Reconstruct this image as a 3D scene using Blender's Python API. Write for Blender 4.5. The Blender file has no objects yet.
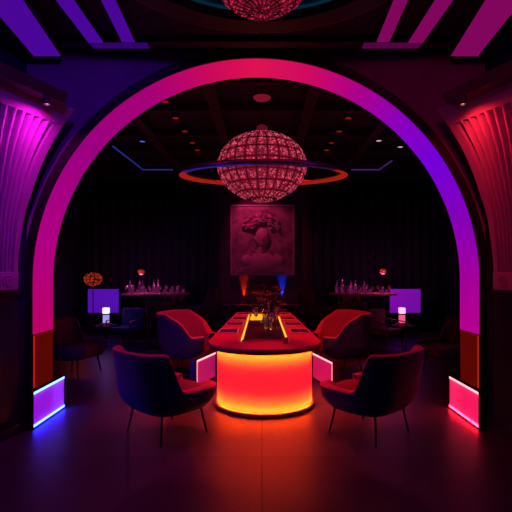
import bpy, bmesh, math, random
from mathutils import Vector, Matrix, noise
random.seed(7)
PI = math.pi
S = bpy.context.scene
COL = S.collection

# ------------------------------------------------------------------ materials
def nodes_of(m):
    m.use_nodes = True
    nt = m.node_tree
    return nt, nt.nodes, nt.links

def pbr(name, col, rough=.5, metal=0.0, spec=.5, sheen=0.0, noise_scale=None, noise_amt=.15,
        bump=0.0, bump_scale=40, coat=0.0):
    m = bpy.data.materials.new(name)
    nt, N, L = nodes_of(m)
    b = N['Principled BSDF']
    b.inputs['Base Color'].default_value = (*col, 1)
    b.inputs['Roughness'].default_value = rough
    b.inputs['Metallic'].default_value = metal
    b.inputs['Specular IOR Level'].default_value = spec
    b.inputs['Sheen Weight'].default_value = sheen
    b.inputs['Coat Weight'].default_value = coat
    tc = N.new('ShaderNodeTexCoord')
    if noise_scale:
        n = N.new('ShaderNodeTexNoise'); n.inputs['Scale'].default_value = noise_scale
        n.inputs['Detail'].default_value = 6
        L.new(tc.outputs['Object'], n.inputs['Vector'])
        mx = N.new('ShaderNodeMix'); mx.data_type = 'RGBA'
        mx.inputs['A'].default_value = (*[c * (1 - noise_amt) for c in col], 1)
        mx.inputs['B'].default_value = (*[min(1, c * (1 + noise_amt)) for c in col], 1)
        L.new(n.outputs['Fac'], mx.inputs['Factor'])
        L.new(mx.outputs['Result'], b.inputs['Base Color'])
    if bump:
        n2 = N.new('ShaderNodeTexNoise'); n2.inputs['Scale'].default_value = bump_scale
        n2.inputs['Detail'].default_value = 4
        L.new(tc.outputs['Object'], n2.inputs['Vector'])
        bp = N.new('ShaderNodeBump'); bp.inputs['Strength'].default_value = bump
        bp.inputs['Distance'].default_value = .01
        L.new(n2.outputs['Fac'], bp.inputs['Height'])
        L.new(bp.outputs['Normal'], b.inputs['Normal'])
    return m

def emit(name, col, strength=1.0):
    m = bpy.data.materials.new(name)
    nt, N, L = nodes_of(m)
    N.clear()
    e = N.new('ShaderNodeEmission'); o = N.new('ShaderNodeOutputMaterial')
    e.inputs['Color'].default_value = (*col, 1); e.inputs['Strength'].default_value = strength
    L.new(e.outputs[0], o.inputs['Surface'])
    return m

def diffuser(name, glow, tint=(.9, .9, .9), gloss=.06):
    """translucent lit panel: lets the LED strips behind it through, plus its own even backlight"""
    m = bpy.data.materials.new(name)
    nt, N, L = nodes_of(m)
    N.clear()
    o = N.new('ShaderNodeOutputMaterial')
    t = N.new('ShaderNodeBsdfTranslucent'); t.inputs['Color'].default_value = (*tint, 1)
    d = N.new('ShaderNodeBsdfDiffuse'); d.inputs['Color'].default_value = (*[c * .25 for c in tint], 1)
    mx = N.new('ShaderNodeMixShader'); mx.inputs[0].default_value = .3
    L.new(t.outputs[0], mx.inputs[1]); L.new(d.outputs[0], mx.inputs[2])
    e = N.new('ShaderNodeEmission'); e.inputs['Color'].default_value = (*glow, 1)
    # stone-like veining of the lit sheet
    tc = N.new('ShaderNodeTexCoord'); mp = N.new('ShaderNodeMapping')
    mp.inputs['Scale'].default_value = (14, 14, .8)
    nz = N.new('ShaderNodeTexNoise'); nz.inputs['Scale'].default_value = 1.0; nz.inputs['Detail'].default_value = 5
    mr = N.new('ShaderNodeMapRange'); mr.inputs['To Min'].default_value = .82; mr.inputs['To Max'].default_value = 1.18
    L.new(tc.outputs['Object'], mp.inputs[0]); L.new(mp.outputs[0], nz.inputs['Vector'])
    L.new(nz.outputs['Fac'], mr.inputs['Value']); L.new(mr.outputs['Result'], e.inputs['Strength'])
    a = N.new('ShaderNodeAddShader')
    L.new(mx.outputs[0], a.inputs[0]); L.new(e.outputs[0], a.inputs[1])
    L.new(a.outputs[0], o.inputs['Surface'])
    return m

def floor_mat():
    m = bpy.data.materials.new('dark_stone_tile')
    nt, N, L = nodes_of(m)
    b = N['Principled BSDF']
    tc = N.new('ShaderNodeTexCoord')
    mp = N.new('ShaderNodeMapping'); mp.inputs['Location'].default_value = (.0, 2.27, 0)
    L.new(tc.outputs['Object'], mp.inputs[0])
    br = N.new('ShaderNodeTexBrick')
    br.offset = 0.0; br.squash = 1.0
    br.inputs['Scale'].default_value = 1.0
    br.inputs['Brick Width'].default_value = 3.08
    br.inputs['Row Height'].default_value = 1.54
    br.inputs['Mortar Size'].default_value = .006
    br.inputs['Mortar Smooth'].default_value = .0
    br.inputs['Color1'].default_value = (.052, .048, .052, 1)
    br.inputs['Color2'].default_value = (.072, .066, .07, 1)
    br.inputs['Mortar'].default_value = (.006, .006, .006, 1)
    L.new(mp.outputs[0], br.inputs['Vector'])
    n = N.new('ShaderNodeTexNoise'); n.inputs['Scale'].default_value = 2.2; n.inputs['Detail'].default_value = 5
    n.inputs['Roughness'].default_value = .65
    L.new(tc.outputs['Object'], n.inputs['Vector'])
    mr = N.new('ShaderNodeMapRange'); mr.inputs['To Min'].default_value = .6; mr.inputs['To Max'].default_value = 1.45
    L.new(n.outputs['Fac'], mr.inputs['Value'])
    mul = N.new('ShaderNodeMix'); mul.data_type = 'RGBA'; mul.blend_type = 'MULTIPLY'
    mul.inputs['Factor'].default_value = 1
    L.new(br.outputs['Color'], mul.inputs['A']); L.new(mr.outputs['Result'], mul.inputs['B'])
    L.new(mul.outputs['Result'], b.inputs['Base Color'])
    rr = N.new('ShaderNodeMapRange'); rr.inputs['To Min'].default_value = .38; rr.inputs['To Max'].default_value = .44
    L.new(n.outputs['Fac'], rr.inputs['Value']); L.new(rr.outputs['Result'], b.inputs['Roughness'])
    bp = N.new('ShaderNodeBump'); bp.inputs['Strength'].default_value = .5; bp.inputs['Distance'].default_value = .004
    inv = N.new('ShaderNodeMath'); inv.operation = 'SUBTRACT'; inv.inputs[0].default_value = 1
    L.new(br.outputs['Fac'], inv.inputs[1]); L.new(inv.outputs[0], bp.inputs['Height'])
    L.new(bp.outputs['Normal'], b.inputs['Normal'])
    b.inputs['Specular IOR Level'].default_value = .28
    return m

def arch_mat():
    """RGB LED lining: pixels run magenta - crimson - violet - magenta round the arch"""
    m = bpy.data.materials.new('rgb_led_lining')
    nt, N, L = nodes_of(m)
    N.clear()
    o = N.new('ShaderNodeOutputMaterial'); e = N.new('ShaderNodeEmission')
    uv = N.new('ShaderNodeUVMap'); uv.uv_map = 'run'
    sp = N.new('ShaderNodeSeparateXYZ'); cr = N.new('ShaderNodeValToRGB')
    L.new(uv.outputs[0], sp.inputs[0]); L.new(sp.outputs['X'], cr.inputs['Fac'])
    stops = [(0, (.50, .0, .13)), (.12, (.42, .0, .22)), (.25, (.33, .0, .22)), (.36, (.38, .0, .18)),
             (.45, (.62, .003, .10)), (.5, (.74, .006, .085)), (.57, (.62, .003, .12)), (.64, (.40, .0, .26)),
             (.70, (.26, .0, .50)), (.77, (.17, .0, .68)), (.86, (.24, .0, .46)), (.93, (.36, .0, .32)),
             (1, (.46, .0, .26))]
    el = cr.color_ramp.elements
    el[0].position, el[0].color = stops[0][0], (*stops[0][1], 1)
    el[1].position, el[1].color = 1, (*stops[-1][1], 1)
    for p, c in stops[1:-1]:
        x = el.new(p); x.color = (*c, 1)
    L.new(cr.outputs[0], e.inputs['Color'])
    e.inputs['Strength'].default_value = 1.0
    L.new(e.outputs[0], o.inputs['Surface'])
    return m

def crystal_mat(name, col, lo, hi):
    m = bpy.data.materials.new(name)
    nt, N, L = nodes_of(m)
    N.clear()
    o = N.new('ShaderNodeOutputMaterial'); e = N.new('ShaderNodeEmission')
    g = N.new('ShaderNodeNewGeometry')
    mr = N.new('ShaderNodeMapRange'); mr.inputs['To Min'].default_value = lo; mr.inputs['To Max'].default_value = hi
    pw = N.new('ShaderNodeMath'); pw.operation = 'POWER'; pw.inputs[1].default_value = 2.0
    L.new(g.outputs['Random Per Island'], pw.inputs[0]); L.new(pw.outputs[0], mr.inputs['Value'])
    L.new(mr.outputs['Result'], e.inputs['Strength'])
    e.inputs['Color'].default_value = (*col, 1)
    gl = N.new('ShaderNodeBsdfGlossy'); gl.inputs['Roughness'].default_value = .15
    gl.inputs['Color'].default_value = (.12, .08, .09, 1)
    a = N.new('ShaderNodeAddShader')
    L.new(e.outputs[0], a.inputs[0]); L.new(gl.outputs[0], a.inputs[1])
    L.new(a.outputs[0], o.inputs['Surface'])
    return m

def glass_mat():
    m = bpy.data.materials.new('clear_glass')
    nt, N, L = nodes_of(m)
    N.clear()
    o = N.new('ShaderNodeOutputMaterial')
    t = N.new('ShaderNodeBsdfTransparent'); t.inputs['Color'].default_value = (.86, .86, .9, 1)
    g = N.new('ShaderNodeBsdfGlossy'); g.inputs['Roughness'].default_value = .08
    g.inputs['Color'].default_value = (1, 1, 1, 1)
    lw = N.new('ShaderNodeLayerWeight'); lw.inputs['Blend'].default_value = .45
    mx = N.new('ShaderNodeMixShader')
    mr = N.new('ShaderNodeMapRange'); mr.inputs['To Min'].default_value = .28; mr.inputs['To Max'].default_value = .9
    L.new(lw.outputs['Facing'], mr.inputs['Value']); L.new(mr.outputs['Result'], mx.inputs[0])
    L.new(t.outputs[0], mx.inputs[1]); L.new(g.outputs[0], mx.inputs[2])
    L.new(mx.outputs[0], o.inputs['Surface'])
    return m

def fresco_mat():
    m = bpy.data.materials.new('fresco_plaster')
    nt, N, L = nodes_of(m)
    b = N['Principled BSDF']; b.inputs['Roughness'].default_value = .7
    tc = N.new('ShaderNodeTexCoord')
    n = N.new('ShaderNodeTexNoise'); n.inputs['Scale'].default_value = 3.2; n.inputs['Detail'].default_value = 8
    n.inputs['Distortion'].default_value = 1.3
    L.new(tc.outputs['Object'], n.inputs['Vector'])
    cr = N.new('ShaderNodeValToRGB')
    cr.color_ramp.elements[0].position = .3; cr.color_ramp.elements[0].color = (.16, .12, .15, 1)
    cr.color_ramp.elements[1].position = .75; cr.color_ramp.elements[1].color = (.52, .42, .46, 1)
    L.new(n.outputs['Fac'], cr.inputs[0]); L.new(cr.outputs[0], b.inputs['Base Color'])
    bp = N.new('ShaderNodeBump'); bp.inputs['Strength'].default_value = .5; bp.inputs['Distance'].default_value = .03
    L.new(n.outputs['Fac'], bp.inputs['Height']); L.new(bp.outputs['Normal'], b.inputs['Normal'])
    return m

M = {
    'floor': floor_mat(),
    'wall_dark': pbr('dark_lacquer_wall', (.010, .013, .045), .8, spec=.2, noise_scale=3, noise_amt=.3),
    'wall_back': pbr('charcoal_plaster', (.05, .045, .06), .8, noise_scale=3, noise_amt=.3),
    'spandrel': pbr('dark_plaster', (.20, .15, .22), .8, noise_scale=2.5, noise_amt=.3, bump=.2, bump_scale=60),
    'black': pbr('black_satin', (.012, .011, .013), .4, noise_scale=8),
    'ceiling': pbr('black_ceiling', (.022, .018, .02), .6, noise_scale=4, noise_amt=.3),
    'beam': pbr('dark_timber_beam', (.05, .03, .028), .5, noise_scale=6, noise_amt=.4),
    'curtain': pbr('navy_drape', (.010, .014, .045), .8, sheen=.05, noise_scale=5, noise_amt=.2),
    'cream': pbr('pale_fluted_plaster', (.34, .28, .34), .7, noise_scale=4, noise_amt=.12, bump=.15, bump_scale=50),
    'fabric': pbr('navy_velvet', (.010, .018, .10), .85, sheen=.15, noise_scale=90, noise_amt=.15, bump=.35, bump_scale=260),
    'fabric_in': pbr('warm_lit_velvet', (.62, .17, .12), .8, sheen=.15, noise_scale=90, noise_amt=.12, bump=.35, bump_scale=260),  # warm light on chair insides and rims put into this colour
    'cushion': pbr('plum_velvet', (.15, .035, .05), .85, noise_scale=90, noise_amt=.15, bump=.35, bump_scale=260),
    'fabric_dark': pbr('dimmed_wine_velvet', (.07, .018, .022), .85, noise_scale=90, noise_amt=.15, bump=.35, bump_scale=260),  # darkened fabric, dimness of the side chairs put into the colour
    'fabric_blue': pbr('dark_blue_velvet', (.02, .03, .13), .85, noise_scale=90, noise_amt=.15, bump=.35, bump_scale=260),
    'metal': pbr('dark_bronze', (.12, .10, .10), .3, metal=.9, noise_scale=20),
    'chrome': pbr('polished_steel', (.6, .6, .62), .2, metal=1, noise_scale=20, noise_amt=.05),
    'tabletop': pbr('polished_red_stone', (.42, .14, .14), .45, spec=.3, noise_scale=7, noise_amt=.3),
    'tableedge': pbr('dark_walnut_edge', (.09, .05, .05), .35, noise_scale=12, noise_amt=.3),
    'white': pbr('white_acrylic_core', (.8, .8, .8), .6, noise_scale=5, noise_amt=.03),
    'placemat': pbr('black_leather_placemat', (.01, .01, .01), .5, noise_scale=30, noise_amt=.3),
    'rim': pbr('pale_enamel_rim', (.85, .7, .7), .45, noise_scale=30, noise_amt=.05),
    'ringmetal': pbr('lacquered_ring', (.28, .24, .26), .22, metal=.75, noise_scale=10, noise_amt=.1),
    'teal': pbr('petrol_blue_lacquer', (.03, .22, .30), .35, noise_scale=3, noise_amt=.3),
    'glass': glass_mat(),
    'fresco': fresco_mat(),
    'relief': pbr('relief_plaster', (.52, .40, .44), .65, noise_scale=9, noise_amt=.35, bump=.4, bump_scale=22),
    'leaf': pbr('dark_leaf', (.03, .07, .03), .5, noise_scale=20, noise_amt=.4),
    'petal': pbr('pale_petal', (.28, .12, .14), .6, noise_scale=40, noise_amt=.3),
    'redglass': pbr('red_glass', (.5, .03, .04), .2, noise_scale=20, noise_amt=.1),
    'wood': pbr('red_oak', (.22, .09, .06), .45, noise_scale=10, noise_amt=.3),
    'screen_v': None,
}
M['arch'] = arch_mat()
M['drum'] = diffuser('amber_onyx', (.52, .006, .028), (1, .5, .12))
M['amber'] = diffuser('amber_glass', (.075, .002, .001), (.25, .05, .015))
M['violet_box'] = diffuser('violet_acrylic', (.16, .004, .30), (.75, .55, 1))
M['rose_box'] = diffuser('rose_acrylic', (.42, .006, .07), (1, .5, .6))
M['plinth_l'] = diffuser('mauve_acrylic', (.12, .003, .06), (.9, .5, .6))
M['plinth_r'] = diffuser('pink_acrylic', (.20, .003, .05), (.9, .5, .6))
M['led_amber'] = emit('led_amber', (1, .22, .004), 290)
M['led_yellow'] = emit('led_yellow', (1, .42, .03), 1.6)
M['led_yellow_soft'] = emit('led_yellow_soft', (1, .40, .008), 1.25)
M['led_ice'] = emit('led_ice', (.08, .22, 1), 8)
M['led_pink'] = emit('led_pink', (1, .12, .16), 7)
M['led_orange'] = emit('led_orange', (1, .04, .05), 1.0)
M['led_ice_edge'] = emit('led_ice_edge', (.20, .42, 1), 3.2)
M['led_ice_low'] = emit('led_ice_low', (.007, .014, 1), 85)
M['led_pink_low'] = emit('led_pink_low', (1, .010, .03), 36)
M['led_pink_edge'] = emit('led_pink_edge', (1, .28, .32), 2.6)
M['strip_violet'] = emit('strip_violet', (.075, .002, .34), .9)
M['strip_violet_dim'] = emit('strip_violet_dim', (.035, .001, .16), .9)
M['strip_magenta'] = emit('strip_magenta', (.24, .002, .12), .9)
M['strip_magenta_dim'] = emit('strip_magenta_dim', (.10, .001, .06), .9)
M['neon_blue'] = emit('neon_blue', (.02, .02, .22), 1)
M['neon_violet'] = emit('neon_violet', (.06, .012, .15), 1)
M['lens_red'] = emit('lens_red', (.28, .008, .006), 1)
M['lens_blue'] = emit('lens_blue', (.08, .10, 1), 1.2)
M['lens_white'] = emit('lens_white', (1, .55, .6), .8)
M['lens_magenta'] = emit('lens_magenta', (1, .35, .7), 3)
M['lens_rose'] = emit('lens_rose', (1, .35, .2), 3)
M['cube_white'] = emit('cube_white', (.95, .62, 1), 1.6)
M['cube_lav'] = emit('cube_lav', (.38, .28, .9), 1.0)
M['cube_pink'] = emit('cube_pink', (1, .42, .62), 1.5)
M['cube_rose'] = emit('cube_rose', (.9, .10, .28), 1.0)
M['crystal'] = crystal_mat('lit_crystal', (1, .09, .18), .08, 1.0)
M['crystal2'] = crystal_mat('lit_crystal_rose', (1, .03, .12), .05, .7)
M['crystal_amber'] = crystal_mat('lit_crystal_amber', (1, .07, .02), .01, .8)
M['globe_core'] = emit('globe_core', (.19, .006, .022), 1)
M['globe_core_amber'] = emit('globe_core_amber', (.07, .004, .002), 1)
M['spark'] = crystal_mat('painted_glints', (.8, .06, .5), .02, .8)  # glints on bottles and tumblers put in as emission

# ------------------------------------------------------------------ geometry helpers
def bm_new(): return bmesh.new()

def finish(name, bm, mat, parent=None, loc=None, smooth=False, extra=None, bevel=None, mods=None):
    me = bpy.data.meshes.new(name)
    bmesh.ops.recalc_face_normals(bm, faces=bm.faces[:])
    bm.to_mesh(me); bm.free()
    if smooth:
        for p in me.polygons: p.use_smooth = True
    me.materials.append(M[mat] if isinstance(mat, str) else mat)
    for e in (extra or []): me.materials.append(M[e])
    o = bpy.data.objects.new(name, me); COL.objects.link(o)
    if parent: o.parent = parent
    if loc: o.location = loc
    if bevel:
        b = o.modifiers.new('bevel', 'BEVEL'); b.width = bevel; b.segments = 2; b.limit_method = 'ANGLE'
    return o

def thing(name, label, cat, loc=(0, 0, 0), rz=0, group=None):
    o = bpy.data.objects.new(name, None); COL.objects.link(o)
    o.location = loc; o.rotation_euler = (0, 0, rz); o.empty_display_size = .1
    o['label'] = label; o['category'] = cat
    if group: o['group'] = group
    return o

def tag(o, label, cat, group=None):
    o['label'] = label; o['category'] = cat
    if group: o['group'] = group
    return o

def struct(o):
    o['kind'] = 'structure'; return o

def dup(root, loc, rz, label, group=None, name=None):
    r = root.copy(); COL.objects.link(r); r.location = loc; r.rotation_euler = (0, 0, rz)
    r['label'] = label
    if group: r['group'] = group
    for ch in list(root.children):
        c = ch.copy(); COL.objects.link(c); c.parent = r
        for g in list(ch.children):
            d = g.copy(); COL.objects.link(d); d.parent = c
    return r

def box(bm, x0, x1, y0, y1, z0, z1):
    vs = [bm.verts.new(p) for p in ((x0, y0, z0), (x1, y0, z0), (x1, y1, z0), (x0, y1, z0),
                                    (x0, y0, z1), (x1, y0, z1), (x1, y1, z1), (x0, y1, z1))]
    for f in ((0, 3, 2, 1), (4, 5, 6, 7), (0, 1, 5, 4), (1, 2, 6, 5), (2, 3, 7, 6), (3, 0, 4, 7)):
        bm.faces.new([vs[i] for i in f])
    return vs

def B(*a):
    bm = bm_new(); box(bm, *a); return bm

def prism(bm, pts, z0, z1):
    lo = [bm.verts.new((x, y, z0)) for x, y in pts]
    hi = [bm.verts.new((x, y, z1)) for x, y in pts]
    n = len(pts)
    bm.faces.new(lo[::-1]); bm.faces.new(hi)
    for i in range(n):
        bm.faces.new((lo[i], lo[(i + 1) % n], hi[(i + 1) % n], hi[i]))
    return bm

def obox(bm, p0, p1, t, z0, z1):
    """upright slab whose plan runs p0 -> p1, thickness t to the left side"""
    a = Vector(p0); b = Vector(p1); d = (b - a).normalized(); n = Vector((-d.y, d.x)) * t
    return prism(bm, [a, b, b + n, a + n], z0, z1)

def lathe(bm, prof, seg=24, ctr=(0, 0, 0), sx=1, sy=1):
    rings = []
    for r, z in prof:
        if r < 1e-5:
            rings.append([bm.verts.new((ctr[0], ctr[1], ctr[2] + z))])
        else:
            rings.append([bm.verts.new((ctr[0] + r * sx * math.cos(2 * PI * i / seg),
                                        ctr[1] + r * sy * math.sin(2 * PI * i / seg), ctr[2] + z)) for i in range(seg)])
    for a, b in zip(rings, rings[1:]):
        for i in range(seg):
            j = (i + 1) % seg
            if len(a) == 1 and len(b) == 1: continue
            if len(a) == 1: bm.faces.new((a[0], b[j], b[i]))
            elif len(b) == 1: bm.faces.new((a[i], a[j], b[0]))
            else: bm.faces.new((a[i], a[j], b[j], b[i]))
    return bm

def tube(bm, pts, r, seg=8, r1=None, closed=False):
    pts = [Vector(p) for p in pts]; n = len(pts); rings = []
    for k, p in enumerate(pts):
        if closed: t = pts[(k + 1) % n] - pts[k - 1]
        else: t = pts[min(k + 1, n - 1)] - pts[max(k - 1, 0)]
        t.normalize()
        up = Vector((0, 0, 1)) if abs(t.z) < .95 else Vector((1, 0, 0))
        a = t.cross(up).normalized(); b = t.cross(a)
        rr = r if r1 is None else r + (r1 - r) * k / max(1, n - 1)
        rings.append([bm.verts.new(p + (a * math.cos(2 * PI * i / seg) + b * math.sin(2 * PI * i / seg)) * rr) for i in range(seg)])
    m = n if closed else n - 1
    for k in range(m):
        A, C = rings[k], rings[(k + 1) % n]
        for i in range(seg):
            j = (i + 1) % seg
            bm.faces.new((A[i], A[j], C[j], C[i]))
    if not closed:
        bm.faces.new(rings[0][::-1]); bm.faces.new(rings[-1])
    return bm

def ball(bm, c, r, sub=1, sc=(1, 1, 1)):
    v = bmesh.ops.create_icosphere(bm, subdivisions=sub, radius=r)['verts']
    for x in v:
        x.co = Vector((x.co.x * sc[0], x.co.y * sc[1], x.co.z * sc[2])) + Vector(c)

# ------------------------------------------------------------------ camera
cam_d = bpy.data.cameras.new('camera'); cam = bpy.data.objects.new('camera', cam_d); COL.objects.link(cam)
cam.location = (0, 0, 1.6); cam.rotation_euler = (PI / 2, 0, 0)
cam_d.sensor_width = 36; cam_d.lens = 36 * 450 / 512
cam_d.shift_x = -6 / 512; cam_d.shift_y = 16 / 512
cam_d.clip_start = .05; cam_d.clip_end = 60
S.camera = cam
S.view_settings.view_transform = 'Standard'; S.view_settings.look = 'None'
S.view_settings.exposure = 0; S.view_settings.gamma = 1; S.view_settings.use_curve_mapping = False

W = bpy.data.worlds.new('night'); S.world = W; W.use_nodes = True
W.node_tree.nodes['Background'].inputs[0].default_value = (.10, .12, 1, 1)
W.node_tree.nodes['Background'].inputs[1].default_value = .012

CX = -.06          # middle of the arch
YF, YB = 4.56, 5.00
R = 2.26; HC = 1.50
CEIL_F, CEIL_B = 3.85, 4.2

# ------------------------------------------------------------------ the setting
bm = B(-5.6, 5.6, -.3, 12.9, -.1, -.001)
NX, NY = 28, 33
gv = [[bm.verts.new((-5.6 + 11.2 * i / NX, -.3 + 13.2 * j / NY, 0)) for i in range(NX + 1)] for j in range(NY + 1)]
for j in range(NY):
    for i in range(NX): bm.faces.new((gv[j][i], gv[j][i + 1], gv[j + 1][i + 1], gv[j + 1][i]))
fl_ = struct(finish('floor', bm, 'floor'))
for p in fl_.data.polygons:
    if p.center.z > -.0005 and p.normal.z < 0: p.flip()
struct(finish('ceiling', B(-4.6, 4.5, -.3, YF, CEIL_F, CEIL_F + .15), 'ceiling'))
struct(finish('ceiling', B(-5.4, 5.4, YB, 12.9, CEIL_B + .16, CEIL_B + .3), 'ceiling'))
# arch wall: solid wall with the opening cut out, as one mesh
def arch_wall():
    bm = bm_new()
    RO = R + .03
    n = 64
    inner = [(CX - RO, 0), (CX - RO, HC)]
    inner += [(CX + RO * math.cos(PI - PI * i / n), HC + RO * math.sin(PI * i / n)) for i in range(1, n)]
    inner += [(CX + RO, HC), (CX + RO, 0)]
    outer = []
    Lx, Rx, Tz = -5.4, 5.4, 4.5
    for k, (x, z) in enumerate(inner):
        if k == 0: outer.append((Lx, 0))
        elif k == len(inner) - 1: outer.append((Rx, 0))
        else:
            a = math.atan2(z - HC + .8, (x - CX))
            dx, dz = math.cos(a), math.sin(a)
            t = 1e9
            if dx < -1e-6: t = min(t, (Lx - x) / dx)
            if dx > 1e-6: t = min(t, (Rx - x) / dx)
            if dz > 1e-6: t = min(t, (Tz - z) / dz)
            outer.append((x + dx * t, z + dz * t))
    # corners
    def ring(y): return ([bm.verts.new((x, y, z)) for x, z in inner], [bm.verts.new((x, y, z)) for x, z in outer])
    i0, o0 = ring(YF); i1, o1 = ring(YB)
    for k in range(len(inner) - 1):
        bm.faces.new((i0[k], i0[k + 1], o0[k + 1], o0[k]))
        bm.faces.new((i1[k + 1], i1[k], o1[k], o1[k + 1]))
        bm.faces.new((i0[k + 1], i0[k], i1[k], i1[k + 1]))
        bm.faces.new((o0[k], o0[k + 1], o1[k + 1], o1[k]))
    bm.faces.new((i0[0], o0[0], o1[0], i1[0])); bm.faces.new((o0[-1], i0[-1], i1[-1], o1[-1]))
    return bm
struct(finish('wall_arch', arch_wall(), 'spandrel'))
# dark reveal bead round the front edge of the arch
bm = bm_new()
pts = []
for k in range(61):
    a = PI - PI * k / 60
    pts.append((math.cos(a), math.sin(a)))
def band(bm, pts, r0, r1, y0, y1, legz):
    prof = [(CX - r0, legz, CX - r1, legz)] if False else []
    seq = [((CX - r0, legz), (CX - r1, legz))] + [((CX + r0 * c, HC + r0 * s), (CX + r1 * c, HC + r1 * s)) for c, s in pts] + \
          [((CX + r0, legz), (CX + r1, legz))]
    V = [[bm.verts.new((a[0], y0, a[1])), bm.verts.new((b[0], y0, b[1])),
          bm.verts.new((b[0], y1, b[1])), bm.verts.new((a[0], y1, a[1]))] for a, b in seq]
    for A, C in zip(V, V[1:]):
        for i in range(4):
            j = (i + 1) % 4
            bm.faces.new((A[i], A[j], C[j], C[i]))
    bm.faces.new(V[0]); bm.faces.new(V[-1][::-1])
    return bm
band(bm, pts, R + .002, R + .085, YF - .03, YF - .002, .02)
struct(finish('trim_1', bm, 'black'))
# side walls of the front hall (splayed towards the camera), each with recessed panels
for s, nm in ((-1, 'wall_left'), (1, 'wall_right')):
    a = (CX + s * (R + .06), YF - .005); b = (CX + s * (R + 1.55), -.3)
    bm = bm_new()
    d = (Vector(b) - Vector(a)).normalized(); nrm = Vector((s * abs(d.y), -abs(d.x) * 1.0)) * .15
    A, Bv = Vector(a), Vector(b)
    prism(bm, [A, Bv, Bv + Vector((s * .15, 0)), A + Vector((s * .15, 0))], 0, CEIL_F)
    # panel moulding strips on the room side
    def rail(u0, u1, z0, z1, t=.012):
        p = A + d * u0; q = A + d * u1
        o = Vector((-s * t, 0))
        prism(bm, [p, q, q + o, p + o], z0, z1)
    for u in (.05, 1.3, 2.6, 3.9): rail(u, u + .05, .12, 1.40)
    rail(.05, 4.6, 1.36, 1.42); rail(.05, 4.6, .12, .18); rail(.0, 4.6, .0, .10, .02)
    struct(finish(nm, bm, 'wall_dark'))
# inner room walls
struct(finish('wall_left_inner', B(-5.05, -4.9, YB, 12.5, 0, CEIL_B + .2), 'wall_dark'))
struct(finish('wall_right_inner', B(4.9, 5.05, YB, 12.5, 0, CEIL_B + .2), 'wall_dark'))
struct(finish('wall_back', B(-5.05, 5.05, 12.5, 12.65, 0, CEIL_B + .2), 'wall_back'))
# drapes on the back wall, one per bay
def drape(x0, x1, y, name_label):
    bm = bm_new(); n = int((x1 - x0) / .03)
    rows = []
    for z in (.02, 2, 4.1):
        rows.append([bm.verts.new((x0 + (x1 - x0) * i / n, y + .05 * math.sin(i * .75) + .015 * math.sin(i * .31 + z), z)) for i in range(n + 1)])
    for A_, C_ in zip(rows, rows[1:]):
        for i in range(n): bm.faces.new((A_[i], A_[i + 1], C_[i + 1], C_[i]))
    o = finish('curtain', bm, 'curtain', smooth=True)
    so = o.modifiers.new('thick', 'SOLIDIFY'); so.thickness = .01
    return tag(o, name_label, 'curtain')
drape(-4.8, -1.35, 12.38, 'dark navy floor-length curtain on the back wall left of the artwork')
drape(1.35, 4.8, 12.38, 'dark navy floor-length curtain on the back wall right of the artwork')
# timber columns on the inner side walls
k = 0
for s in (-1, 1):
    for y in (7.4, 9.9):
        k += 1
        struct(finish('trim_%d' % (k + 1), B(s * 4.9 - (.16 if s > 0 else 0), s * 4.9 + (.16 if s < 0 else 0), y, y + .35, 0, CEIL_B), 'beam', bevel=.01))
# coffered inner ceiling: beams as one trim each
n = 5
for x in (-2.15, -.75, .75, 2.15):
    n += 1
    struct(finish('trim_%d' % n, B(x - .09, x + .09, YB, 12.5, CEIL_B, CEIL_B + .17), 'beam', bevel=.01))
for y in (6.3, 7.4, 8.75, 9.9, 11.1):
    n += 1
    struct(finish('trim_%d' % n, B(-4.9, 4.9, y - .05, y + .05, CEIL_B + .03, CEIL_B + .165), 'beam', bevel=.01))
# front cross beam over the arch
n += 1
struct(finish('trim_%d' % n, B(-2.6, 2.5, YF - .26, YF - .14, CEIL_F - .05, CEIL_F + .01), 'beam'))

# ------------------------------------------------------------------ the luminous arch
def lining(z_leg):
    bm = bm_new(); uvl = bm.loops.layers.uv.new('run')
    seq = []
    for i in range(9): seq.append((CX - R, z_leg + (HC - z_leg) * i / 9))
    for i in range(97):
        a = PI - PI * i / 96; seq.append((CX + R * math.cos(a), HC + R * math.sin(a)))
    for i in range(1, 10): seq.append((CX + R, HC - (HC - z_leg) * i / 9))
    Ls = [0]
    for p, q in zip(seq, seq[1:]): Ls.append(Ls[-1] + math.dist(p, q))
    def outp(p, k):
        x, z = p
        if z <= HC: return (x + (-.028 if x < CX else .028), z)
        v = Vector((x - CX, z - HC)).normalized() * (R + .028); return (CX + v.x, HC + v.y)
    V = []
    for k, p in enumerate(seq):
        q = outp(p, k)
        V.append([bm.verts.new((p[0], YF, p[1])), bm.verts.new((p[0], YB, p[1])),
                  bm.verts.new((q[0], YB, q[1])), bm.verts.new((q[0], YF, q[1]))])
    for k in range(len(V) - 1):
        for i in range(4):
            j = (i + 1) % 4
            f = bm.faces.new((V[k][i], V[k][j], V[k + 1][j], V[k + 1][i]))
            for lp in f.loops:
                kk = k if lp.vert in V[k] else k + 1
                lp[uvl].uv = (Ls[kk] / Ls[-1], .5)
    bm.faces.new(V[0]); bm.faces.new(V[-1][::-1])
    return bm
tag(finish('arch_light', lining(.965), 'arch', smooth=False),
    'huge glowing magenta and violet light band lining the round archway', 'arch light')

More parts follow.
